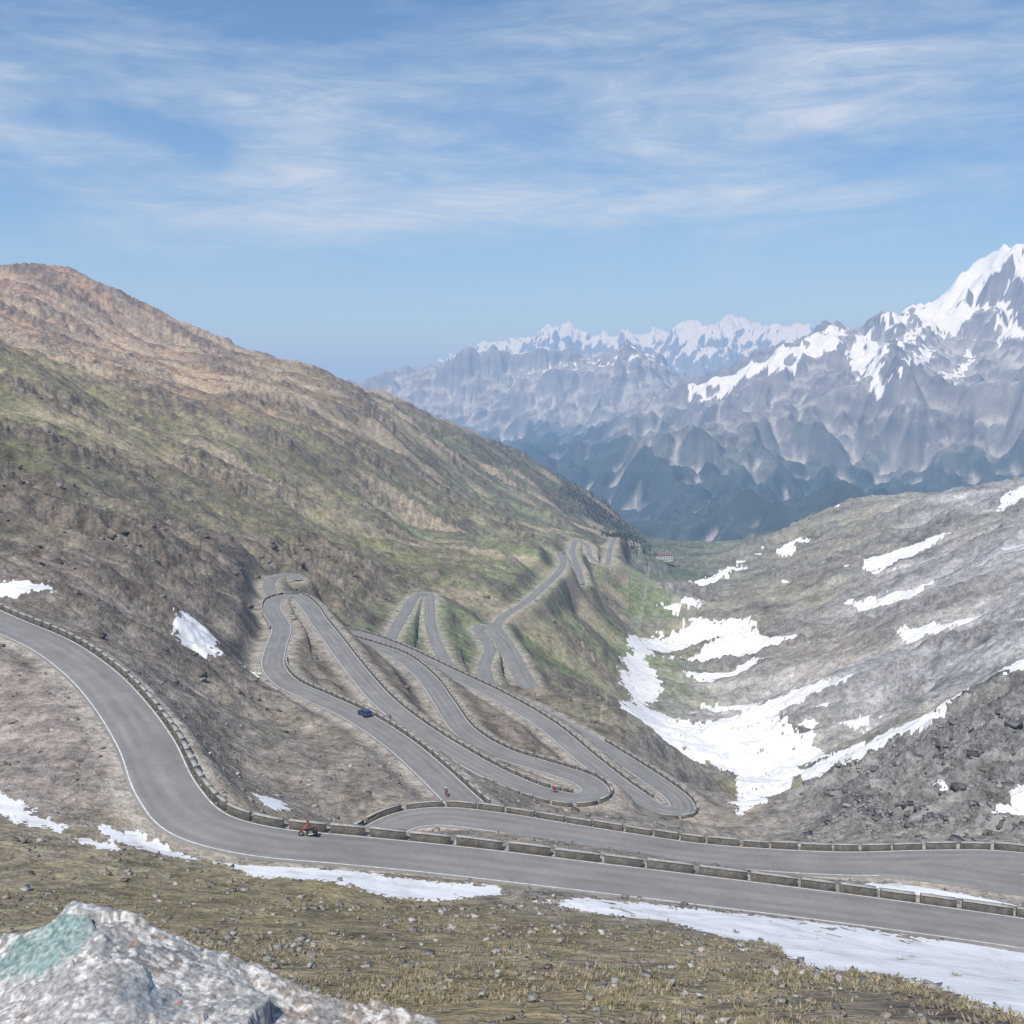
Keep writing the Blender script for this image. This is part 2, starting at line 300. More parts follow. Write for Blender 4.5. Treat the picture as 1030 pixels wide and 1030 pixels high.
cliff=(sstep(.8,1.2,slf+.3*v4+.01*CV)*.6)[...,None]; fc=fc*(1-cliff)+lin((92,91,92))*cliff*(1+.6*strat[...,None])
hz=Zfar+150*v5
forest=((1-sstep(-360,-100,hz-2*CV))*sstep(-26,-8,CV+26*v4+4)*.88)[...,None]; fc=fc*(1-forest)+lin((44,56,44))*forest*(1+.5*v4[...,None])
COL=np.concatenate([CN[:,:J],np.zeros(Xf.shape+(3,),f32)],1)
CNf=np.zeros(Xf.shape+(3,)); CNf[:,:25]=CN[:,J:]; CNf[:,25:]=lin((95,105,80))
COL[:,J:]=np.where(isf[...,None],fc,CNf)
SN=np.zeros(X.shape)
POL=[[(-20,590),(0,593),(30,598),(58,608),(30,608),(-20,603)],[(174,631),(195,637),(217,650),(219,659),(200,656),(183,646)],[(242,663),(257,666),(258,673),(246,672)],
[(-30,795),(0,802),(25,811),(38,824),(66,831),(64,838),(30,833),(0,823),(-30,815)],[(97,831),(140,832),(180,849),(212,861),(190,864),(150,854),(110,843)],[(75,845),(110,847),(130,857),(100,856)],
[(222,866),(300,871),(360,879),(375,876),(384,882),(500,892),(507,900),(440,905),(380,898),(330,889),(270,883),(235,874)],[(254,799),(285,807),(294,819),(268,813)],
[(525,903),(560,909),(600,905),(700,914),(800,927),(900,940),(1030,958),(1110,975),(1110,1040),(1030,1026),(960,1000),(880,978),(830,975),(800,965),(760,950),(680,934),(600,919)],
[(866,889),(930,887),(990,894),(1020,905),(1020,916),(960,908),(900,899)],[(998,828),(1030,806),(1050,830),(1010,834)],
[(618,716),(640,706),(665,718),(700,731),(740,723),(775,718),(790,735),(810,740),(832,755),(800,763),(840,776),(900,774),(888,790),(850,797),(800,797),(768,815),(740,822),(742,790),(715,770),(680,766),(655,752),(622,730)],
[(626,690),(628,668),(645,641),(668,638),(652,665),(665,690),(661,705),(640,708)],[(645,641),(700,632),(760,626),(745,640),(690,649),(650,654)],[(662,611),(708,605),(700,615),(668,619)],
[(665,661),(730,646),(803,638),(775,656),(700,666)],[(832,735),(868,712),(882,714),(880,730),(850,738)],[(795,772),(860,745),(940,720),(970,702),(976,711),(940,738),(880,768),(830,782)],
[(852,602),(938,577),(935,584),(880,604)],[(775,562),(800,540),(812,540),(795,564)],[(690,590),(750,572),(748,579),(700,598)],[(998,512),(1030,497),(1060,496),(1010,517)],
[(862,574),(960,534),(955,542),(880,577)],[(1003,682),(1030,666),(1040,680),(1010,688)],[(700,700),(780,694),(770,702),(710,708)],[(690,680),(770,668),(760,676),(700,688)],[(935,812),(947,800),(950,808),(942,820)],
[(735,725),(800,700),(860,690),(850,700),(800,714),(750,732)],[(900,640),(1000,600),(1000,606),(910,646)]]
FPOL=[[(856,340),(880,332),(894,345),(886,372),(894,398),(880,406),(866,380),(854,360)],[(925,305),(965,274),(1000,246),(1060,225),(1060,310),(1015,300),(990,305),(965,335),(940,335),(925,322)],[(890,325),(935,292),(935,310),(900,334)],
[(690,392),(740,375),(800,350),(840,328),(850,335),(800,364),(745,386),(700,398)],[(1000,315),(1050,300),(1050,335),(1005,345)],[(982,422),(1000,403),(999,398),(977,415)],[(815,358),(850,345),(846,354),(822,366)],[(900,345),(925,325),(930,335),(908,352)],[(950,380),(975,352),(980,358),(958,386)],[(780,372),(800,362),(800,368),(785,378)],[(905,365),(935,350),(938,356),(910,374)]]
f1=fbm(TT*200,SS*130,4,163); f2=fbm(TT*200,SS*130,4,175)
wt=.012*wT+.008*f1; ws=.02*wS+.016*f2
def paint_poly(pol,far,A,kk=1):
    Q=np.array([hit(u,v,far) for u,v in pol]); 
    i0=max(np.searchsorted(TH,Q[:,0].min()-.02),0);i1=np.searchsorted(TH,Q[:,0].max()+.02);j0=np.searchsorted(S,Q[:,1].min()-.05);j1=np.searchsorted(S,Q[:,1].max()+.05)
    if i1<=i0 or j1<=j0: return
    sl=(slice(i0,i1),slice(j0,j1)); k=(.35+.65*min(1,(np.ptp(Q[:,1]))/.1))*kk
    px=TT[sl]+wt[sl]*k; py=SS[sl]+ws[sl]*k; ins=np.zeros(px.shape,bool)
    for a in range(len(Q)):
        x1,y1=Q[a];x2,y2=Q[a-1]
        if y1==y2: continue
        ins^=((y1>py)!=(y2>py))&(px<(x2-x1)*(py-y1)/(y2-y1)+x1)
    A[sl]=np.maximum(A[sl],ins)
for pol in POL: paint_poly(pol,False,SN)
SN[:,:NJ]*=1-sstep(.30,.40,v2*.6+v3*.5)*.95
SN=np.where(near&(D<.6),0,SN)
ST=np.zeros(X.shape); paint_poly([(653,572),(648,600),(640,630),(638,650),(624,670),(609,700),(604,735),(607,735),(614,700),(628,672),(642,652),(644,630),(652,600),(656,572)],False,ST,.5)
COL=COL*(1-.35*ST[...,None])+.35*ST[...,None]*lin((160,152,135))
g2=ridged(Xn/150-.5*Yn/150,Yn/60+.4*Xn/60,3,181); SN[:,:NJ]=np.maximum(SN[:,:NJ],(sstep(.86,.89,g2+.3*fbm(Xn/120,Yn/120,3,183)+.05*v2)*sstep(.17,.22,Tn)*sstep(450,520,Rn))*(Z[:,:NJ]<-90))
zs=Zfar+150*v5-6*np.clip(CV,-30,30)
sf=sstep(320,390,zs-190*slf+240*v4)
FSN=np.zeros(X.shape)
for pol in FPOL: paint_poly(pol,True,FSN)
sf=np.maximum(sf,FSN[:,J:]*sstep(2.2,1.5,slf+1.4*v4))
zs3=Zfar+300*fbm(Xf/900,Yf/900,4,193)+700*v4-500*(slf-.5); sf=np.where(Rf>9800,sstep(80,480,zs3)*.85,sf); sf=np.where((Rf>6900)&(Rf<9800),sstep(190,270,zs+220*v4-150*slf),sf)
SN[:,J:]=np.where(isf,sf,SN[:,J:])
print('snow',time.time()-T0)

# ------------------------------------------------------------------ helpers
def mat(name,color,rough=.9,**k):
    m=bpy.data.materials.new(name); m.use_nodes=True; b=m.node_tree.nodes['Principled BSDF']; b.inputs['Base Color'].default_value=(*color,1); b.inputs['Roughness'].default_value=rough
    b.inputs['Specular IOR Level'].default_value=k.get('spec',.2); b.inputs['Metallic'].default_value=k.get('metal',0); return m
def noise_col(m,scales,ca,cb,bump=0,bscale=None,bd=.05,attr=None):
    nt=m.node_tree;N=nt.nodes;L=nt.links;b=N['Principled BSDF']; tcn=N.new('ShaderNodeTexCoord'); prev=None
    for s,ww in scales:
        n=N.new('ShaderNodeTexNoise'); n.inputs['Scale'].default_value=s; n.inputs['Detail'].default_value=5; n.inputs['Roughness'].default_value=.65; L.new(tcn.outputs['Object'],n.inputs['Vector'])
        mr=N.new('ShaderNodeMapRange'); mr.inputs[1].default_value=.3; mr.inputs[2].default_value=.7; mr.inputs[3].default_value=0; mr.inputs[4].default_value=ww; L.new(n.outputs[0],mr.inputs[0])
        if prev is None: prev=mr.outputs[0]
        else:
            ad=N.new('ShaderNodeMath'); L.new(prev,ad.inputs[0]); L.new(mr.outputs[0],ad.inputs[1]); prev=ad.outputs[0]
    mx=N.new('ShaderNodeMix'); mx.data_type='RGBA'; mx.inputs[6].default_value=(*ca,1); mx.inputs[7].default_value=(*cb,1); L.new(prev,mx.inputs[0]); out=mx.outputs[2]
    if attr:
        a=N.new('ShaderNodeAttribute'); a.attribute_name=attr; v=N.new('ShaderNodeVectorMath'); v.operation='MULTIPLY'; L.new(out,v.inputs[0]); L.new(a.outputs['Color'],v.inputs[1]); out=v.outputs[0]
    L.new(out,b.inputs['Base Color'])
    if bump:
        n=N.new('ShaderNodeTexNoise'); n.inputs['Scale'].default_value=bscale; n.inputs['Detail'].default_value=4; L.new(tcn.outputs['Object'],n.inputs['Vector'])
        bp=N.new('ShaderNodeBump'); bp.inputs['Strength'].default_value=bump; bp.inputs['Distance'].default_value=bd; L.new(n.outputs[0],bp.inputs['Height']); L.new(bp.outputs[0],b.inputs['Normal'])
    return m
def attr_mat(name,rough=.95,nscale=4):
    m=mat(name,(.2,.2,.2),rough,spec=.1); nt=m.node_tree; a=nt.nodes.new('ShaderNodeAttribute'); a.attribute_name='col'
    g=nt.nodes.new('ShaderNodeNewGeometry'); n=nt.nodes.new('ShaderNodeTexNoise'); n.inputs['Scale'].default_value=nscale; n.inputs['Detail'].default_value=4; nt.links.new(g.outputs['Position'],n.inputs['Vector'])
    mr=nt.nodes.new('ShaderNodeMapRange'); mr.inputs[1].default_value=.3;mr.inputs[2].default_value=.7;mr.inputs[3].default_value=.6;mr.inputs[4].default_value=1.4; nt.links.new(n.outputs[0],mr.inputs[0])
    v=nt.nodes.new('ShaderNodeVectorMath'); v.operation='SCALE'; nt.links.new(a.outputs['Color'],v.inputs[0]); nt.links.new(mr.outputs[0],v.inputs['Scale']); nt.links.new(v.outputs[0],nt.nodes['Principled BSDF'].inputs['Base Color']); return m
def mesh_np(name,V,Fq,mats=(),smooth=False,midx=None,col=None):
    V=np.asarray(V,f32);Fq=np.asarray(Fq,np.int32); me=bpy.data.meshes.new(name); k=Fq.shape[1]
    me.vertices.add(len(V)); me.vertices.foreach_set('co',V.ravel()); me.loops.add(Fq.size); me.loops.foreach_set('vertex_index',Fq.ravel())
    me.polygons.add(len(Fq)); me.polygons.foreach_set('loop_start',np.arange(0,Fq.size,k,dtype=np.int32)); me.polygons.foreach_set('loop_total',np.full(len(Fq),k,np.int32))
    if midx is not None: me.polygons.foreach_set('material_index',np.asarray(midx,np.int32))
    if smooth: me.polygons.foreach_set('use_smooth',np.ones(len(Fq),bool))
    me.update(calc_edges=True)
    for m in mats: me.materials.append(m)
    if col is not None:
        ca=me.attributes.new('col','FLOAT_COLOR','POINT'); cc=np.ones((len(V),4),f32); cc[:,:3]=col; ca.data.foreach_set('color',cc.ravel())
    ob=bpy.data.objects.new(name,me); bpy.context.scene.collection.objects.link(ob); return ob

# ------------------------------------------------------------------ terrain object
idx=np.arange(NT*NS).reshape(NT,NS)
Fq=np.stack([idx[:-1,:-1],idx[1:,:-1],idx[1:,1:],idx[:-1,1:]],-1).reshape(-1,4)
mt=bpy.data.materials.new('mountain_ground'); mt.use_nodes=True; nt=mt.node_tree;N=nt.nodes;L=nt.links;b=N['Principled BSDF']
b.inputs['Roughness'].default_value=.95; b.inputs['Specular IOR Level'].default_value=.12
at=N.new('ShaderNodeAttribute'); at.attribute_name='col'; asn=N.new('ShaderNodeAttribute'); asn.attribute_name='snow'
geo=N.new('ShaderNodeNewGeometry'); 
def tn(s,d=5):
    n=N.new('ShaderNodeTexNoise'); n.inputs['Scale'].default_value=s; n.inputs['Detail'].default_value=d; n.inputs['Roughness'].default_value=.75; L.new(geo.outputs['Position'],n.inputs['Vector']); return n.outputs[0]
def mth(op,a,c):
    m=N.new('ShaderNodeMath'); m.operation=op
    for i,v in enumerate((a,c)):
        if isinstance(v,(int,float)): m.inputs[i].default_value=v
        else: L.new(v,m.inputs[i])
    return m.outputs[0]
nA=tn(2.6,3);nB=tn(.25,4)
vo=N.new('ShaderNodeTexVoronoi'); vo.inputs['Scale'].default_value=1.3; L.new(geo.outputs['Position'],vo.inputs['Vector'])
vsep=N.new('ShaderNodeSeparateColor'); L.new(vo.outputs['Color'],vsep.inputs[0])
f=mth('ADD',mth('MULTIPLY',nA,1.5),mth('MULTIPLY',nB,2.1)); f=mth('SUBTRACT',f,1.0); f=mth('ADD',f,mth('MULTIPLY',vsep.outputs[0],.4)); f=mth('MAXIMUM',f,.2)
vm=N.new('ShaderNodeVectorMath'); vm.operation='SCALE'; L.new(at.outputs['Color'],vm.inputs[0]); L.new(f,vm.inputs['Scale'])
mx=N.new('ShaderNodeMix'); mx.data_type='RGBA'; L.new(vm.outputs[0],mx.inputs[6])
sc2=N.new('ShaderNodeMix'); sc2.data_type='RGBA'; sc2.inputs[6].default_value=(.58,.57,.55,1); sc2.inputs[7].default_value=(.78,.785,.80,1)
smr=N.new('ShaderNodeMapRange'); smr.inputs[1].default_value=.30; smr.inputs[2].default_value=.50; L.new(nB,smr.inputs[0]); L.new(smr.outputs[0],sc2.inputs[0]); L.new(sc2.outputs[2],mx.inputs[7])
sr=N.new('ShaderNodeMapRange'); sr.inputs[1].default_value=.35; sr.inputs[2].default_value=.65; L.new(mth('ADD',asn.outputs['Fac'],mth('MULTIPLY',mth('SUBTRACT',nB,.5),.6)),sr.inputs[0]); L.new(sr.outputs[0],mx.inputs[0])
L.new(mx.outputs[2],b.inputs['Base Color'])
bp=N.new('ShaderNodeBump'); bp.inputs['Distance'].default_value=.45; L.new(mth('SUBTRACT',1.0,mth('MULTIPLY',sr.outputs[0],.75)),bp.inputs['Strength']); L.new(mth('MULTIPLY',nB,2.4),bp.inputs['Height']); L.new(bp.outputs[0],b.inputs['Normal'])
ALB=1.3
ter=mesh_np('mountain_terrain',np.stack([X,Y,Z],-1).reshape(-1,3),Fq,[mt],smooth=True,col=np.clip(COL.reshape(-1,3)*ALB,.01,.7))
sa=ter.data.attributes.new('snow','FLOAT','POINT'); sa.data.foreach_set('value',SN.astype(f32).ravel())
print('terrain',time.time()-T0)

# ------------------------------------------------------------------ roads
asph=noise_col(mat('asphalt',(.2,.2,.2),.85),[(.12,.5),(1.5,.35)],(.185,.183,.18),(.285,.282,.276),attr='col')
paint=noise_col(mat('road_paint',(.7,.7,.7),.7),[(1.5,1.0)],(.42,.42,.40),(.78,.78,.76))
stone=noise_col(mat('wall_stone_shaded',(.3,.3,.3),.95),[(1.2,.7),(6,.6)],(.025,.023,.021),(.17,.16,.146),.8,5,.08)  # wall faces darkened in colour so they read as shaded below lit tops
capm=noise_col(mat('wall_coping_lit',(.4,.4,.38),.9),[(2,.9)],(.26,.25,.235),(.46,.45,.42))  # coping colour lightened, sunlit look of the wall tops painted in
def normals(q):
    t=np.gradient(q[:,:2],axis=0); t/=np.linalg.norm(t,axis=1)[:,None]+1e-9; return np.stack([-t[:,1],t[:,0]],1)
def strip(name,q,offs,zo,mats,tone=None):
    n=normals(q); k=len(offs); V=np.zeros((len(q),k,3))
    for i,(o,z) in enumerate(zip(offs,zo)): V[:,i,:2]=q[:,:2]+n*o; V[:,i,2]=q[:,2]+z
    id=np.arange(len(q)*k).reshape(-1,k); Fq=np.stack([id[:-1,1:],id[:-1,:-1],id[1:,:-1],id[1:,1:]],-1).reshape(-1,4)
    col=None
    if tone is not None:
        s=np.arange(len(q))[:,None]*1.0; o=np.array(offs)[None]; t=np.array(tone)[None]*(1+.16*pn(s/14+o*0,o*.9+s*0,5)+.10*pn(s/4+o*0,o*1.7+s*0,8)); col=np.repeat(t.reshape(-1,1),3,1)
    return mesh_np(name,V.reshape(-1,3),Fq,mats,col=col)
for R in ROADS:
    q=R['q'].copy(); h=R['w']/2; lift=.06+.05*R['far']+(.03 if R['n']=='R2B' else 0); q[:,2]+=lift; R['qq']=q
    fr=[1,.86,.7,.5,.3,.12,0,-.12,-.3,-.5,-.7,-.86,-1]; tn_=[.92,1,.94,1.06,.94,1.02,1.08,1.02,.94,1.06,.94,1,.92]
    ro=strip('mountain_road',q,[h+.5]+[h*f_ for f_ in fr]+[-h-.5],[-1.6]+[.04*(1-abs(f_)) for f_ in fr]+[-1.6],[asph],[.7]+tn_+[.7])
    if R['far']==0 and R['n']!='R2B':
        for sgn in (1,-1):
            o=sgn*(h-.3); l=strip('edge_line',q,[o+.08,o-.08],[.012,.012],[paint]); l.parent=ro
def wall(R,p0,p1,side,blk=3.2,gap=.8,h=.75,off=.35):
    q=R['qq']; n=normals(q); s=R['t']; a=np.interp(p0,R['par'],s); b_=np.interp(p1,R['par'],s)
    o=side*(R['w']/2+off); base=np.stack([q[:,0]+n[:,0]*o,q[:,1]+n[:,1]*o,q[:,2]],1)
    V=[];Fs=[];MI=[]; t=a
    while t<b_-1:
        Lb=blk*random.uniform(.8,1.2); e=min(t+Lb,b_); m=max(2,int((e-t)/1.2)+1); tt=np.linspace(t,e,m); hh=h*random.uniform(.9,1.08)
        C=np.stack([np.interp(tt,s,base[:,k]) for k in range(3)],1); nn=np.stack([np.interp(tt,s,n[:,k]) for k in range(2)],1)
        for (w0,z0,z1,mi) in ((.24,-.9,hh-.1,0),(.29,hh-.1+.002,hh,1)):
            i0=len(V)
            for c,k in zip(C,nn):
                jit=random.uniform(-.03,.03)
                for dx,z in ((w0,z0),(w0,z1+jit),(-w0,z1+jit),(-w0,z0)): V.append((c[0]+k[0]*dx,c[1]+k[1]*dx,c[2]+z))
            for r in range(m-1):
                for k in range(4):
                    A=i0+r*4+k;B=i0+r*4+(k+1)%4; Fs.append((A,B,B+4,A+4)); MI.append(mi)
            Fs.append((i0,i0+3,i0+2,i0+1)); MI.append(mi); j=i0+(m-1)*4; Fs.append((j,j+1,j+2,j+3)); MI.append(mi)
        t=e+gap*random.uniform(.7,1.3)
    return mesh_np('stone_guard_wall',V,Fs,[stone,capm],midx=MI)
RD={R['n']:R for R in ROADS}
wall(RD['R1'],0,8,1,2.2,.7,.9)
wall(RD['R1'],8,16,1,4.4,.6,.9)
wall(RD['R2'],1,12,-1,4.0,.5,.9)
r3w=RD['R3']
wall(r3w,0,7.5,-1,2.6,.6); wall(r3w,9,23.2,1,2.6,.6); wall(r3w,21,33,-1,2.6,.6); wall(r3w,34,41.5,1,3,.6); wall(r3w,40.5,47,-1,3,.6)

# ------------------------------------------------------------------ scattered rocks and grass
def nearest(th,s):
    return np.clip(np.searchsorted(TH,th),0,NT-1),np.clip(np.searchsorted(S,s),0,NS-1)
ico=np.array([(s1,s2,s3) for s1 in(-1,1) for s2 in (-1,1) for s3 in (-1,1)],float)*.75
icf=np.array([(0,1,3),(0,3,2),(4,6,7),(4,7,5),(0,4,5),(0,5,1),(2,3,7),(2,7,6),(0,2,6),(0,6,4),(1,5,7),(1,7,3)])
def rocks(name,n,r0,r1,smin,smax,keep,cols,pw=2.5,t0=-.56,t1=.56):
    th=rng.uniform(t0,t1,n); s=rng.uniform(math.log(r0),math.log(r1),n); i,j=nearest(th,s); r=np.exp(S[j])
    k=keep(i,j)>rng.rand(n); k&=~(near[i,j]&(D[i,j]<1.2)); k&=SN[i,j]<.5+.5*(rng.rand(n)<.1)
    i=i[k];j=j[k];r=r[k];n=len(i); sz=(smin+(smax-smin)*rng.rand(n)**pw)*(r/80)**.6
    P=np.stack([X[i,j]+rng.uniform(-.3,.3,n),Y[i,j]+rng.uniform(-.3,.3,n),Z[i,j]],1)
    Jt=ico[None]*(1+.55*rng.uniform(-1,1,(n,len(ico),1)))+.3*rng.uniform(-1,1,(n,len(ico),3)); sc3=np.stack([rng.uniform(.7,1.6,n),rng.uniform(.6,1.2,n),rng.uniform(.4,.9,n)],1); Jt=Jt*sc3[:,None]
    a=rng.uniform(0,6.28,n); ca_,sa_=np.cos(a)[:,None],np.sin(a)[:,None]; x=Jt[:,:,0]*ca_-Jt[:,:,1]*sa_; y=Jt[:,:,0]*sa_+Jt[:,:,1]*ca_
    V=np.stack([x,y,Jt[:,:,2]],-1)*sz[:,None,None]+P[:,None]; Fs=(icf[None]+(np.arange(n)*len(ico))[:,None,None]).reshape(-1,3)
    c=np.array([cols[q] for q in rng.randint(0,len(cols),n)])*rng.uniform(.6,1.25,(n,1)); C=np.repeat(c,len(ico),0)
    return mesh_np(name,V.reshape(-1,3),Fs,[rockm],col=C)
rockm=attr_mat('rock_stone',.95,5)
gc=[(.28,.265,.245),(.22,.205,.19),(.36,.35,.33),(.26,.225,.19)]; gr=[(.20,.20,.20),(.27,.27,.27),(.13,.13,.13)]
cl=fbm(Xn/12,Yn/12,3,201)
rocks('scattered_rocks',36000,26,190,.035,.30,lambda i,j:.25+.75*sstep(0,.3,cl[i,j]),gc,5)
rocks('boulder_field',12000,180,650,.12,.6,lambda i,j:np.clip(crag[i,j]*1.2+.12,0,1)*(TT[i,j]<.1)*sstep(0,.15,cl[i,j]),[(.17,.16,.145),(.22,.205,.185),(.13,.12,.11)],4)
rocks('rocky_outcrop',9000,140,420,.10,.55,lambda i,j:np.clip(spur[i,j],0,1)*sstep(-.1,.2,cl[i,j]),gr,3,.2,.6)
n=30000; th=rng.uniform(-.56,.56,n); s=rng.uniform(math.log(26),math.log(85),n); i,j=nearest(th,s)
k=(sstep(-.2,.35,cl[i,j]+.5*v3[i,j])>rng.rand(n))&~(near[i,j]&(D[i,j]<2))&(SN[i,j]<.5); i=i[k];j=j[k];n=len(i)
P=np.stack([X[i,j]+rng.uniform(-.2,.2,n),Y[i,j]+rng.uniform(-.2,.2,n),Z[i,j]],1); NB=7
a=rng.uniform(0,6.28,(n,NB)); h=rng.uniform(.03,.14,(n,NB)); o=rng.uniform(0,.24,(n,NB)); ln=rng.uniform(.05,.2,(n,NB))
bx=P[:,None,0]+np.cos(a)*o; by=P[:,None,1]+np.sin(a)*o; tx=np.cos(a)*ln; ty=np.sin(a)*ln; wx=-np.sin(a)*.035; wy=np.cos(a)*.035; bz=P[:,None,2]+0*a
V=np.stack([np.stack([bx-wx,by-wy,bz-.05],-1),np.stack([bx+wx,by+wy,bz-.05],-1),np.stack([bx+tx,by+ty,bz+h],-1)],2).reshape(-1,3)
gcx=np.array([(.27,.225,.145),(.21,.18,.115),(.16,.15,.085),(.30,.26,.185)])[rng.randint(0,4,n)]*rng.uniform(.7,1.2,(n,1))
mesh_np('alpine_grass',V,np.arange(len(V)).reshape(-1,3),[attr_mat('dry_grass',.9,3)],col=np.repeat(gcx,NB*3,0))
print('scatter',time.time()-T0)

# ------------------------------------------------------------------ foreground boulder
def boulder():
    sil=[(-260,1000),(-150,955),(-60,935),(0,926),(45,913),(75,905),(102,905),(135,913),(165,927),(215,946),(270,965),(300,980),(350,995),(400,1010),(440,1024),(480,1045),(540,1090)]
    us=np.array([p[0] for p in sil],float); vs=np.array([p[1] for p in sil],float)+8
    U=np.linspace(-260,540,420); VV=np.interp(U,us,vs)
    rows=[]
    for k,t in enumerate(np.linspace(0,1,240)):
        if t<.2:
            q=t/.2; Dd=9.6-1.6*q; dv=170*(1-q)**1.5
        else:
            q=(t-.2)/.8; Dd=8.0-3.6*q; dv=300*q**1.05
        rows.append([pd(u,v+dv,Dd) for u,v in zip(U,VV)])
    G=np.array(rows); x,y=G[...,0],G[...,1]
    def facets(sz,amp,seed,tilt=.35):
        r=np.random.RandomState(seed); gx=np.arange(-9,3,sz); gy=np.arange(3,11,sz); C=np.array([(a+r.uniform(-.45,.45)*sz,b+r.uniform(-.45,.45)*sz) for a in gx for b in gy]); tl=r.uniform(-1,1,(len(C),2)); of=r.uniform(-1,1,len(C))
        best=np.full(x.shape,1e9); h=np.zeros(x.shape); c=np.zeros(x.shape); xx=x+.12*sz*fbm(x/sz*2,y/sz*2,3,seed); yy=y+.12*sz*fbm(x/sz*2,y/sz*2,3,seed+9)
        for k in range(len(C)):
            dx=xx-C[k,0];dy=yy-C[k,1];d=dx*dx+dy*dy*1.5; m=d<best; best[m]=d[m]; h[m]=(tl[k,0]*dx+tl[k,1]*dy)[m]*tilt+of[k]*amp; c[m]=of[k]
        return h,c
    h1,c1=facets(.75,.035,11); h2,c2=facets(.26,.012,12,.35)
    G[...,2]+= h1*.5+h2*.45+.02*fbm(x/.25,y/.25,5,311,.6)-.02
    nr,nc=x.shape; id=np.arange(nr*nc).reshape(nr,nc); Fs=np.stack([id[1:,:-1],id[1:,1:],id[:-1,1:],id[:-1,:-1]],-1).reshape(-1,4)
    base=np.ones((nr,nc,3))*lin((156,156,156))*(1+.16*c1+.12*c2)[...,None]
    fz=fbm(x/.5,y/.5,4,321); tan=sstep(.0,.25,fz+.45*sstep(-2.4,-1.5,x)-.1)[...,None]
    base=base*(1-tan*.6)+lin((160,142,127))*tan*.6
    sp_=sstep(.1,.3,fbm(x/.045,y/.045,3,331))[...,None]; base=base*(1-.5*sp_)+lin((105,105,107))*.5*sp_
    wsp=sstep(.08,.22,fbm(x/.10,y/.10,4,341,.6)+.6*fz)[...,None]; base=base*(1-.75*wsp)+lin((220,218,215))*.75*wsp
    def blob(u,v,Dd,rx,ry,c,st,sd_):
        nonlocal base
        p=pd(u,v,Dd); d=((x-p[0])/rx)**2+((y-p[1])/ry)**2+1.5*fbm(x/.12,y/.12,5,sd_,.65); m=(1-sstep(.6,.9,d))[...,None]*st; base=base*(1-m)+lin(c)*m
    blob(45,945,7.6,.42,.34,(112,146,144),.65,351); blob(150,972,7.1,.25,.22,(125,136,145),.6,352); blob(178,968,7.15,.03,.05,(200,118,84),.6,353); blob(135,938,7.7,.03,.05,(195,120,90),.5,354); blob(272,991,6.9,.03,.03,(185,115,85),.5,355)
    blob(240,1015,6.6,.3,.3,(158,138,122),.6,356); blob(340,1020,6.7,.12,.12,(85,87,93),.8,357)
    m=attr_mat('lichen_granite',.9,25); nt=m.node_tree; g=nt.nodes.new('ShaderNodeNewGeometry')
    n=nt.nodes.new('ShaderNodeTexNoise'); n.inputs['Scale'].default_value=18; n.inputs['Detail'].default_value=6; n.inputs['Roughness'].default_value=.7; nt.links.new(g.outputs['Position'],n.inputs['Vector'])
    b2=nt.nodes.new('ShaderNodeBump'); b2.inputs['Strength'].default_value=.6; b2.inputs['Distance'].default_value=.03; nt.links.new(n.outputs[0],b2.inputs['Height']); nt.links.new(b2.outputs[0],nt.nodes['Principled BSDF'].inputs['Normal'])
    mesh_np('granite_boulder',G.reshape(-1,3),Fs,[m],smooth=False,col=np.clip(base,0,.85).reshape(-1,3))
boulder()

# ------------------------------------------------------------------ small objects
def finish(bm,name,m,parent=None,smooth=False,bev=0):
    me=bpy.data.meshes.new(name); bmesh.ops.recalc_face_normals(bm,faces=bm.faces); bm.to_mesh(me); bm.free(); me.materials.append(m)
    if smooth:
        for p in me.polygons: p.use_smooth=True
    ob=bpy.data.objects.new(name,me); sc0.collection.objects.link(ob)
    if parent: ob.parent=parent
    if bev: mo=ob.modifiers.new('b','BEVEL'); mo.width=bev; mo.segments=2
    return ob
sc0=bpy.context.scene
def empty(name,loc,rotz):
    e=bpy.data.objects.new(name,None); sc0.collection.objects.link(e); e.location=loc; e.rotation_euler=(0,0,rotz); return e
def box(bm,c,s,rot=None):
    r=bmesh.ops.create_cube(bm,size=1); M=Matrix.Translation(c)@(rot or Matrix())@Matrix.Diagonal((*s,1)); bmesh.ops.transform(bm,matrix=M,verts=r['verts'])
def tube(bm,a,b,r0,r1=None,seg=10):
    a=Vector(a);b=Vector(b);d=b-a; r=bmesh.ops.create_cone(bm,cap_ends=True,segments=seg,radius1=r0,radius2=r1 if r1 is not None else r0,depth=d.length)
    bmesh.ops.transform(bm,matrix=Matrix.Translation((a+b)/2)@d.to_track_quat('Z','Y').to_matrix().to_4x4(),verts=r['verts'])
def torus(bm,c,R,r,seg=28,ms=8):
    vs=[]
    for i in range(seg):
        A=2*math.pi*i/seg
        for k in range(ms):
            B=2*math.pi*k/ms; vs.append(bm.verts.new((c[0]+(R+r*math.cos(B))*math.cos(A),c[1]+r*math.sin(B),c[2]+(R+r*math.cos(B))*math.sin(A))))
    for i in range(seg):
        for k in range(ms): bm.faces.new((vs[i*ms+k],vs[i*ms+(k+1)%ms],vs[((i+1)%seg)*ms+(k+1)%ms],vs[((i+1)%seg)*ms+k]))
black=mat('tyre_rubber',(.02,.02,.02),.8); steel=mat('steel',(.4,.4,.42),.35,metal=.8); skin=mat('skin',(.45,.27,.2),.6)
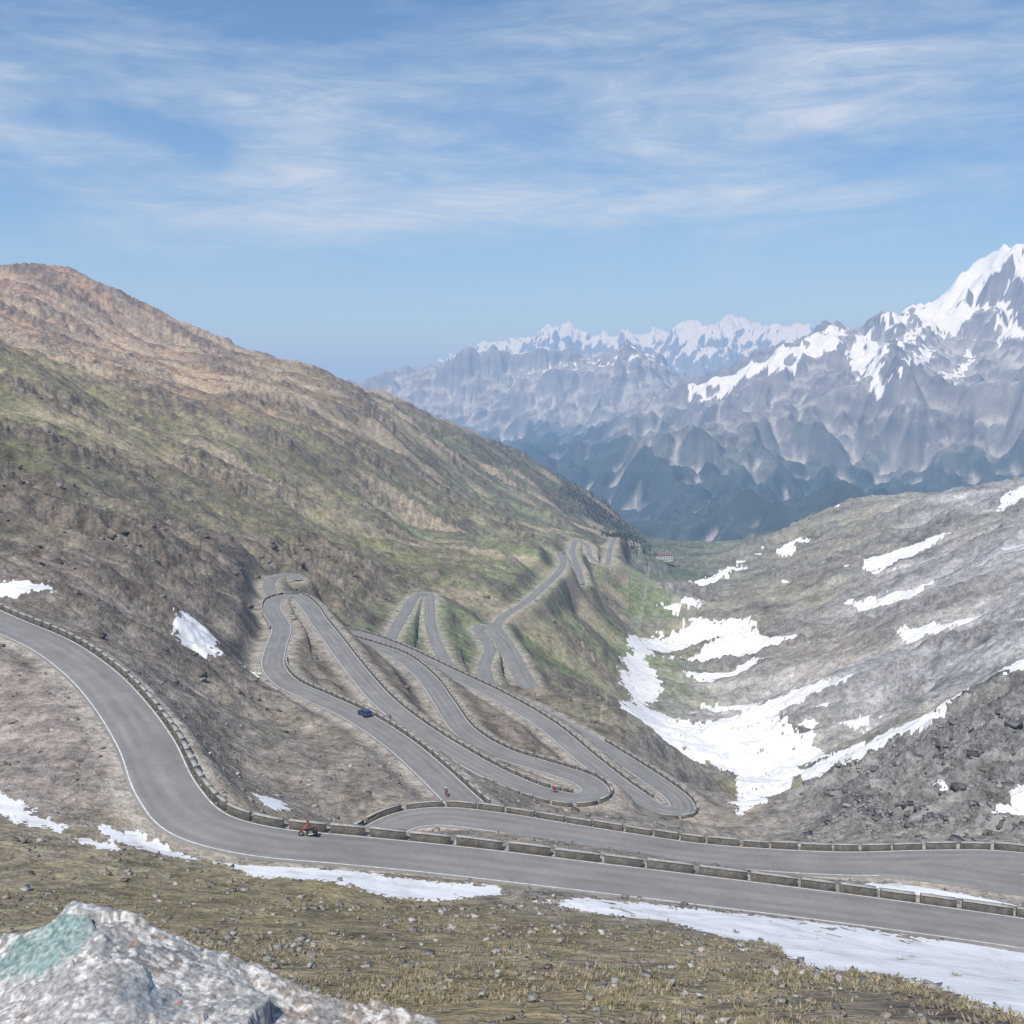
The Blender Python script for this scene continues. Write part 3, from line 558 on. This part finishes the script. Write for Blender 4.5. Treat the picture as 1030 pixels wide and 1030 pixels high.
def rider(parent,J,jacket,trousers,helm,headc):
    names=['pelvis','chest','neck','shL','elL','haL','shR','elR','haR','hipL','knL','anL','toL','hipR','knR','anR','toR']
    rad=dict(pelvis=(.15,.13),chest=(.18,.14),neck=(.065,.065),shL=(.075,.075),elL=(.05,.05),haL=(.035,.035),shR=(.075,.075),elR=(.05,.05),haR=(.035,.035),hipL=(.1,.1),knL=(.065,.065),anL=(.045,.045),toL=(.04,.04),hipR=(.1,.1),knR=(.065,.065),anR=(.045,.045),toR=(.04,.04))
    ed=[('pelvis','chest'),('chest','neck'),('chest','shL'),('shL','elL'),('elL','haL'),('chest','shR'),('shR','elR'),('elR','haR'),('pelvis','hipL'),('hipL','knL'),('knL','anL'),('anL','toL'),('pelvis','hipR'),('hipR','knR'),('knR','anR'),('anR','toR')]
    me=bpy.data.meshes.new('body'); me.from_pydata([J[n] for n in names],[(names.index(a),names.index(b)) for a,b in ed],[]); ob=bpy.data.objects.new('body',me); sc0.collection.objects.link(ob); ob.parent=parent
    mo=ob.modifiers.new('skin','SKIN'); 
    for k,n in enumerate(names): me.skin_vertices[0].data[k].radius=rad[n]; me.skin_vertices[0].data[k].use_root=(k==0)
    ob.modifiers.new('sub','SUBSURF').levels=1; ob.modifiers['sub'].render_levels=2
    m=mat('rider_clothes',jacket,.8); nt=m.node_tree; g=nt.nodes.new('ShaderNodeTexCoord'); sx=nt.nodes.new('ShaderNodeSeparateXYZ'); nt.links.new(g.outputs['Object'],sx.inputs[0])
    mr=nt.nodes.new('ShaderNodeMath'); mr.operation='GREATER_THAN'; mr.inputs[1].default_value=J['pelvis'][2]+.04; nt.links.new(sx.outputs[2],mr.inputs[0]); mx=nt.nodes.new('ShaderNodeMix'); mx.data_type='RGBA'; mx.inputs[6].default_value=(*trousers,1); mx.inputs[7].default_value=(*jacket,1); nt.links.new(mr.outputs[0],mx.inputs[0]); nt.links.new(mx.outputs[2],nt.nodes['Principled BSDF'].inputs['Base Color']); me.materials.append(m)
    h=Vector(headc); bm=bmesh.new(); bmesh.ops.create_uvsphere(bm,u_segments=16,v_segments=12,radius=.125)
    for v in bm.verts:
        if v.co.x>0: v.co.x*=1.1
        v.co.y*=.85; v.co.z*=1.1
    bmesh.ops.create_cone(bm,cap_ends=True,segments=8,radius1=.02,radius2=.012,depth=.05,matrix=Matrix.Translation((.145,0,-.02))@Matrix.Rotation(math.pi/2,4,'Y'))
    for sy in (.105,-.105): bmesh.ops.create_uvsphere(bm,u_segments=6,v_segments=5,radius=.03,matrix=Matrix.Translation((0,sy,-.02)))
    o=finish(bm,'head',skin,parent,True); o.location=h
    bm=bmesh.new(); bmesh.ops.create_uvsphere(bm,u_segments=16,v_segments=12,radius=.155); 
    bmesh.ops.delete(bm,geom=[v for v in bm.verts if v.co.z<-.03 or (v.co.z<.03 and v.co.x>.08)],context='VERTS')
    o=finish(bm,'helmet',mat('helmet_shell',helm,.3,spec=.5),parent,True); o.location=h+Vector((0,0,.02))
    bm=bmesh.new()
    for hn,sy in (('haL',1),('haR',-1)):
        c=Vector(J[hn])
        box(bm,c+Vector((.03,0,0)),(.08,.085,.03))
        for k in range(4): tube(bm,c+Vector((.06,.03-.02*k,0)),c+Vector((.10,.03-.02*k,-.03)),.009,.008,6); tube(bm,c+Vector((.10,.03-.02*k,-.03)),c+Vector((.085,.03-.02*k,-.06)),.008,.007,6)
        tube(bm,c+Vector((.03,-.04*sy,0)),c+Vector((.07,-.055*sy,-.03)),.011,.009,6)
    finish(bm,'hands',skin,parent)
def motorcycle(loc,rot,colr):
    e=empty('motorcyclist',loc,rot)
    bm=bmesh.new(); torus(bm,(.72,0,.32),.25,.065); torus(bm,(-.72,0,.32),.25,.075); finish(bm,'tyres',black,e,True)
    bm=bmesh.new()
    for x in (.72,-.72):
        tube(bm,(x,-.04,.32),(x,.04,.32),.06)
        for k in range(8):
            A=k*math.pi/4; tube(bm,(x,0,.32),(x+.22*math.cos(A),0,.32+.22*math.sin(A)),.01,seg=5)
    for sy in (.09,-.09): tube(bm,(.72,sy,.32),(.42,sy*.8,.98),.025); tube(bm,(-.72,sy,.32),(-.15,sy,.42),.025)
    tube(bm,(-.1,.17,.25),(-.85,.2,.42),.05,.06); box(bm,(0,0,.42),(.42,.3,.32)); tube(bm,(.38,-.38,1.05),(.38,.38,1.05),.016)
    finish(bm,'engine_and_frame',steel,e,bev=.01)
    bm=bmesh.new(); box(bm,(.16,0,.82),(.55,.3,.24)); box(bm,(.5,0,.85),(.2,.32,.36),Matrix.Rotation(.35,4,'Y')); box(bm,(-.8,0,.8),(.3,.18,.08),Matrix.Rotation(.2,4,'Y')); box(bm,(.72,0,.62),(.42,.12,.03))
    finish(bm,'bodywork',mat('motorcycle_paint',colr,.35,spec=.5),e,bev=.05)
    bm=bmesh.new(); box(bm,(-.33,0,.83),(.7,.28,.1)); box(bm,(-.75,.32,.68),(.42,.2,.32)); box(bm,(-.75,-.32,.68),(.42,.2,.32)); finish(bm,'seat_and_panniers',mat('black_plastic',(.03,.03,.03),.5),e,bev=.03)
    J=dict(pelvis=(-.25,0,.95),chest=(-.1,0,1.35),neck=(-.05,0,1.52),shL=(-.08,.2,1.44),elL=(.1,.33,1.2),haL=(.33,.3,1.08),shR=(-.08,-.2,1.44),elR=(.1,-.33,1.2),haR=(.33,-.3,1.08),hipL=(-.2,.12,.92),knL=(.2,.24,.8),anL=(-.02,.22,.4),toL=(.14,.24,.34),hipR=(-.2,-.12,.92),knR=(.2,-.24,.8),anR=(-.02,-.22,.4),toR=(.14,-.24,.34))
    rider(e,J,(.34,.10,.045),(.03,.03,.035),(.10,.04,.03),(0,0,1.68))
def bicycle(loc,rot,jer):
    e=empty('cyclist',loc,rot)
    bm=bmesh.new(); torus(bm,(.5,0,.34),.325,.018,32,6); torus(bm,(-.5,0,.34),.325,.018,32,6); finish(bm,'tyres',black,e,True)
    bm=bmesh.new(); fr=[((-.5,0,.34),(0,0,.28)),((-.5,0,.34),(-.14,0,.8)),((0,0,.28),(-.16,0,.9)),((0,0,.28),(.36,0,.78)),((-.14,0,.8),(.34,0,.84)),((.33,0,.9),(.5,0,.34)),((.33,0,.92),(.42,0,.94)),((.42,-.2,.94),(.42,.2,.94)),((-.17,-.09,.28),(.17,.09,.28))]
    for a,b_ in fr: tube(bm,a,b_,.018,seg=8)
    for x in (.5,-.5):
        for k in range(12):
            A=k*math.pi/6; tube(bm,(x,0,.34),(x+.32*math.cos(A),0,.34+.32*math.sin(A)),.004,seg=4)
    box(bm,(-.16,0,.93),(.26,.13,.05)); finish(bm,'frame_and_wheels',mat('bicycle_paint',(.5,.05,.05),.4),e)
    J=dict(pelvis=(-.14,0,1.0),chest=(.12,0,1.3),neck=(.24,0,1.4),shL=(.16,.19,1.36),elL=(.3,.22,1.13),haL=(.4,.18,.97),shR=(.16,-.19,1.36),elR=(.3,-.22,1.13),haR=(.4,-.18,.97),hipL=(-.1,.1,.96),knL=(.2,.12,.78),anL=(.02,.12,.4),toL=(.16,.12,.36),hipR=(-.1,-.1,.96),knR=(.12,-.12,.6),anR=(-.1,-.12,.24),toR=(.04,-.12,.18))
    rider(e,J,jer,(.02,.02,.02),(.7,.7,.7),(.34,0,1.5))
def car(loc,rot,colr):
    e=empty('car',loc,rot); prof=[(-2.05,.35),(-2.1,.75),(-2.0,1.0),(-1.75,1.42),(-.3,1.5),(.45,1.42),(1.15,.98),(1.95,.82),(2.1,.6),(2.08,.33)]
    def body(pr,w,wt,name,m,bev):
        bm=bmesh.new(); L_=[];R_=[]
        for x,z in pr:
            ww=w if z<1.02 else wt; L_.append(bm.verts.new((x,ww,z)));R_.append(bm.verts.new((x,-ww,z)))
        bm.faces.new(L_);bm.faces.new(R_[::-1])
        for k in range(len(pr)): bm.faces.new((L_[k],R_[k],R_[(k+1)%len(pr)],L_[(k+1)%len(pr)]))
        return finish(bm,name,m,e,bev=bev)
    body(prof,.88,.68,'body',mat('car_paint',colr,.25,spec=.6),.06)
    gl=mat('car_glass',(.02,.025,.03),.08,spec=.6)
    bm=bmesh.new()
    for sy in (1,-1):
        q=[bm.verts.new(p) for p in ((-1.7,sy*.86,1.03),(.95,sy*.86,1.03),(.4,sy*.72,1.36),(-1.5,sy*.72,1.38))]; bm.faces.new(q)
    q=[bm.verts.new(p) for p in ((1.14,.7,1.02),(1.14,-.7,1.02),(.5,-.6,1.42),(.5,.6,1.42))]; bm.faces.new(q)
    q=[bm.verts.new(p) for p in ((-2.0,.7,1.04),(-2.0,-.7,1.04),(-1.8,-.6,1.38),(-1.8,.6,1.38))]; bm.faces.new(q); finish(bm,'windows',gl,e)
    bm=bmesh.new()
    for x in (1.3,-1.3):
        for sy in (.82,-.82): tube(bm,(x,sy-.1,.33),(x,sy+.1,.33),.33,seg=24)
    finish(bm,'wheels',black,e)
    bm=bmesh.new()
    for sy in (.62,-.62): box(bm,(2.05,sy,.68),(.1,.3,.12))
    finish(bm,'headlights',mat('lamp_glass',(.8,.8,.8),.2),e)
    bm=bmesh.new()
    for sy in (.66,-.66): box(bm,(-2.07,sy,.85),(.08,.25,.14))
    finish(bm,'tail_lights',mat('red_lens',(.5,.02,.02),.3),e)
def on_road(R,par,off):
    q=R['qq']; n=normals(q); k=int(np.argmin(abs(R['par']-par))); t=q[min(k+1,len(q)-1)]-q[k-1]; p=q[k].copy(); p[:2]+=n[k]*off; return Vector(p)+Vector((0,0,.03)),math.atan2(t[1],t[0])
p,a=on_road(RD['R1'],9.5,2.2); motorcycle(p,a+math.pi,(.25,.07,.035))
p,a=on_road(RD['R3'],3.98,-1.6); car(p,a,(.03,.055,.14))
p,a=on_road(RD['R3'],22.3,1.6); bicycle(p,a,(.6,.08,.06))
p,a=on_road(RD['R3'],1.1,1.8); bicycle(p,a,(.1,.1,.12))

# buildings at the valley head
plaster=noise_col(mat('white_plaster',(.7,.7,.68),.9),[(.5,.8)],(.5,.49,.46),(.68,.67,.64)); roofm=noise_col(mat('roof_tiles',(.25,.1,.07),.9),[(.5,.8)],(.17,.11,.10),(.24,.17,.15)); wood=mat('dark_wood',(.08,.05,.03),.8); wing=mat('window_glass',(.03,.04,.05),.15)
def house(name,u,v,Lx,Wy,H,rot,storeys,rm):
    th,s=hit(u,v); g=ground(th,s); e=empty(name,g+Vector((0,0,-1)),rot)
    bm=bmesh.new(); box(bm,(0,0,H/2),(Lx,Wy,H)); finish(bm,'walls',plaster,e)
    bm=bmesh.new(); rh=Wy*.32; o=.8
    A=[bm.verts.new(p) for p in ((-Lx/2-o,-Wy/2-o,H-.3),(Lx/2+o,-Wy/2-o,H-.3),(Lx/2+o,0,H+rh),(-Lx/2-o,0,H+rh),(-Lx/2-o,Wy/2+o,H-.3),(Lx/2+o,Wy/2+o,H-.3))]
    bm.faces.new((A[0],A[1],A[2],A[3]));bm.faces.new((A[3],A[2],A[5],A[4]));bm.faces.new((A[0],A[3],A[4]));bm.faces.new((A[1],A[5],A[2])); finish(bm,'roof',rm,e)
    bm=bmesh.new(); nx=int(Lx/3.2)
    for st in range(storeys):
        for k in range(nx):
            if st==0 and k==nx//2: continue
            x=-Lx/2+(k+.5)*Lx/nx; box(bm,(x,-Wy/2-.03,2.9*st+2.6),(1.2,.08,1.5)); box(bm,(x,Wy/2+.03,2.9*st+2.6),(1.2,.08,1.5))
    finish(bm,'windows',wing,e); bm=bmesh.new(); box(bm,(-Lx/2+(nx//2+.5)*Lx/nx,-Wy/2-.04,2.1),(1.6,.1,2.4)); finish(bm,'door',wood,e)
    bm=bmesh.new(); box(bm,(Lx*.25,Wy*.2,H+rh),(1.1,1.1,2.2)); finish(bm,'chimney',plaster,e)
house('mountain_hotel',667,567,20,10,9,.25,3,roofm); house('alpine_house',679,566,10,8,5,.5,1,roofm)

# conifers on the shaded shoulder
def pin(x,y,Q):
    ins=False
    for a in range(len(Q)):
        x1,y1=Q[a];x2,y2=Q[a-1]
        if (y1>y)!=(y2>y) and x<(x2-x1)*(y-y1)/(y2-y1)+x1: ins=not ins
    return ins
FP=[(555,478),(600,504),(645,545),(655,556),(645,558),(618,545),(592,526),(568,503)]
V=[];Fs=[];C=[]; cnt=0
while cnt<1800:
    u=random.uniform(530,656);v=random.uniform(462,558)
    if not pin(u,v,FP): continue
    cnt+=1; th,s=hit(u,v); g=ground(th,min(s,math.log(2050))); g.x+=random.uniform(-9,9); g.y+=random.uniform(-20,20)
    H_=random.uniform(2,5.2); c=np.array((.045,.058,.038))*random.uniform(.6,1.4)
    for (z0,z1,r0) in ((-2,H_*.3,.25),(H_*.10,H_*.55,H_*.26),(H_*.32,H_*.78,H_*.2),(H_*.55,H_,H_*.12)):
        i0=len(V); k=7
        for q in range(k): A=q*2*math.pi/k+random.random()*.5; rr=r0*random.uniform(.6,1.25); V.append((g.x+rr*math.cos(A),g.y+rr*math.sin(A),g.z+z0+random.uniform(-.06,.06)*H_)); C.append(c)
        V.append((g.x,g.y,g.z+z1)); C.append(c*1.3)
        for q in range(k): Fs.append((i0+q,i0+(q+1)%k,i0+k))
mesh_np('conifer_forest',V,Fs,[attr_mat('conifer_needles',.9,.8)],col=np.array(C))
print('objects',time.time()-T0)

# ------------------------------------------------------------------ sky, sun, haze
sc_=bpy.context.scene
az=math.radians(206); el=math.radians(54)
w=bpy.data.worlds.new('World'); sc_.world=w; w.use_nodes=True; nt=w.node_tree;N=nt.nodes;L=nt.links; bg=N['Background']
sky=N.new('ShaderNodeTexSky'); sky.sky_type='NISHITA'; sky.sun_disc=False; sky.sun_elevation=el; sky.sun_rotation=az; sky.altitude=2000; sky.air_density=1; sky.dust_density=.2; sky.ozone_density=1.5
hs=N.new('ShaderNodeHueSaturation'); hs.inputs['Saturation'].default_value=1.18; hs.inputs['Hue'].default_value=.496; L.new(sky.outputs[0],hs.inputs['Color'])
tcn=N.new('ShaderNodeTexCoord'); mp=N.new('ShaderNodeMapping'); mp.inputs['Rotation'].default_value=(0,math.radians(6),0); mp.inputs['Scale'].default_value=(1.5,1.5,6.5); L.new(tcn.outputs['Generated'],mp.inputs['Vector'])
n1=N.new('ShaderNodeTexNoise'); n1.inputs['Scale'].default_value=1.5; n1.inputs['Detail'].default_value=6; n1.inputs['Roughness'].default_value=.58; n1.inputs['Distortion'].default_value=.4; L.new(mp.outputs[0],n1.inputs['Vector'])
mp2=N.new('ShaderNodeMapping'); mp2.inputs['Rotation'].default_value=(0,math.radians(16),0); mp2.inputs['Scale'].default_value=(3,3,17); L.new(tcn.outputs['Generated'],mp2.inputs['Vector'])
n2=N.new('ShaderNodeTexNoise'); n2.inputs['Scale'].default_value=2.2; n2.inputs['Detail'].default_value=6; n2.inputs['Roughness'].default_value=.7; n2.inputs['Distortion'].default_value=.9; L.new(mp2.outputs[0],n2.inputs['Vector'])
sx=N.new('ShaderNodeSeparateXYZ'); L.new(tcn.outputs['Generated'],sx.inputs[0])
rampz=N.new('ShaderNodeValToRGB'); L.new(sx.outputs[2],rampz.inputs[0]); cr=rampz.color_ramp; cr.elements[0].position=.03; cr.elements[0].color=(0,0,0,1); cr.elements[1].position=.5; cr.elements[1].color=(.3,.3,.3,1)
for p,vv in ((.12,.2),(.17,.8),(.25,1),(.34,.6)): e=cr.elements.new(p); e.color=(vv,vv,vv,1)
r1=N.new('ShaderNodeMapRange'); r1.inputs[1].default_value=.43; r1.inputs[2].default_value=.66; L.new(n1.outputs[0],r1.inputs[0])
r2=N.new('ShaderNodeMapRange'); r2.inputs[1].default_value=.32; r2.inputs[2].default_value=.7; r2.inputs[3].default_value=.2; r2.inputs[4].default_value=1; L.new(n2.outputs[0],r2.inputs[0])
def mw(op,a,c):
    m=N.new('ShaderNodeMath'); m.operation=op
    for i,v in enumerate((a,c)):
        if isinstance(v,(int,float)): m.inputs[i].default_value=v
        else: L.new(v,m.inputs[i])
    return m.outputs[0]
fc_=mw('MULTIPLY',mw('MULTIPLY',r1.outputs[0],r2.outputs[0]),rampz.outputs[0]); fc_=mw('MINIMUM',mw('MULTIPLY',fc_,1.3),.8)
mxs=N.new('ShaderNodeMix'); mxs.data_type='RGBA'; L.new(fc_,mxs.inputs[0]); L.new(hs.outputs[0],mxs.inputs[6]); mxs.inputs[7].default_value=(6.1,6.4,6.8,1)
L.new(mxs.outputs[2],bg.inputs['Color']); bg.inputs['Strength'].default_value=.135
sd=Vector((math.sin(az)*math.cos(el),math.cos(az)*math.cos(el),math.sin(el)))
sl_=bpy.data.lights.new('sun','SUN'); sl_.energy=4.9; sl_.angle=math.radians(.5); sl_.color=(1,.96,.9); so=bpy.data.objects.new('sun',sl_); sc_.collection.objects.link(so); so.rotation_euler=sd.to_track_quat('Z','Y').to_euler()
# hazy air: absorbing volume whose added emission stands in for scattered light
bpy.ops.mesh.primitive_cube_add(size=1,location=(0,15000,50)); hzo=bpy.context.object; hzo.name='haze'; hzo.scale=(90000,90000,2500)
hm=bpy.data.materials.new('haze_glow_air'); hm.use_nodes=True; nt=hm.node_tree; nt.nodes.remove(nt.nodes['Principled BSDF'])
sig=np.array([.75,.95,1.25])*.95e-4; E=np.array([.35,.50,.73]); mxv=sig.max()/.9
va=nt.nodes.new('ShaderNodeVolumeAbsorption'); va.inputs['Density'].default_value=float(mxv); va.inputs['Color'].default_value=(*[float(1-s_/mxv) for s_ in sig],1)
ve=nt.nodes.new('ShaderNodeEmission'); eps=sig*E; ve.inputs['Color'].default_value=(*[float(x/eps.max()) for x in eps],1); ve.inputs['Strength'].default_value=float(eps.max())
ad=nt.nodes.new('ShaderNodeAddShader'); nt.links.new(va.outputs[0],ad.inputs[0]); nt.links.new(ve.outputs[0],ad.inputs[1]); nt.links.new(ad.outputs[0],nt.nodes['Material Output'].inputs['Volume']); hzo.data.materials.append(hm)

cam=bpy.data.cameras.new('camera'); co=bpy.data.objects.new('camera',cam); sc_.collection.objects.link(co); cam.sensor_width=36; cam.lens=36*990/1030; cam.clip_start=.1; cam.clip_end=150000
co.location=(0,0,0); co.rotation_euler=(math.pi/2-PITCH,0,0); sc_.camera=co
sc_.view_settings.view_transform='Standard'; sc_.view_settings.look='None'; sc_.view_settings.exposure=0
print('done',time.time()-T0)
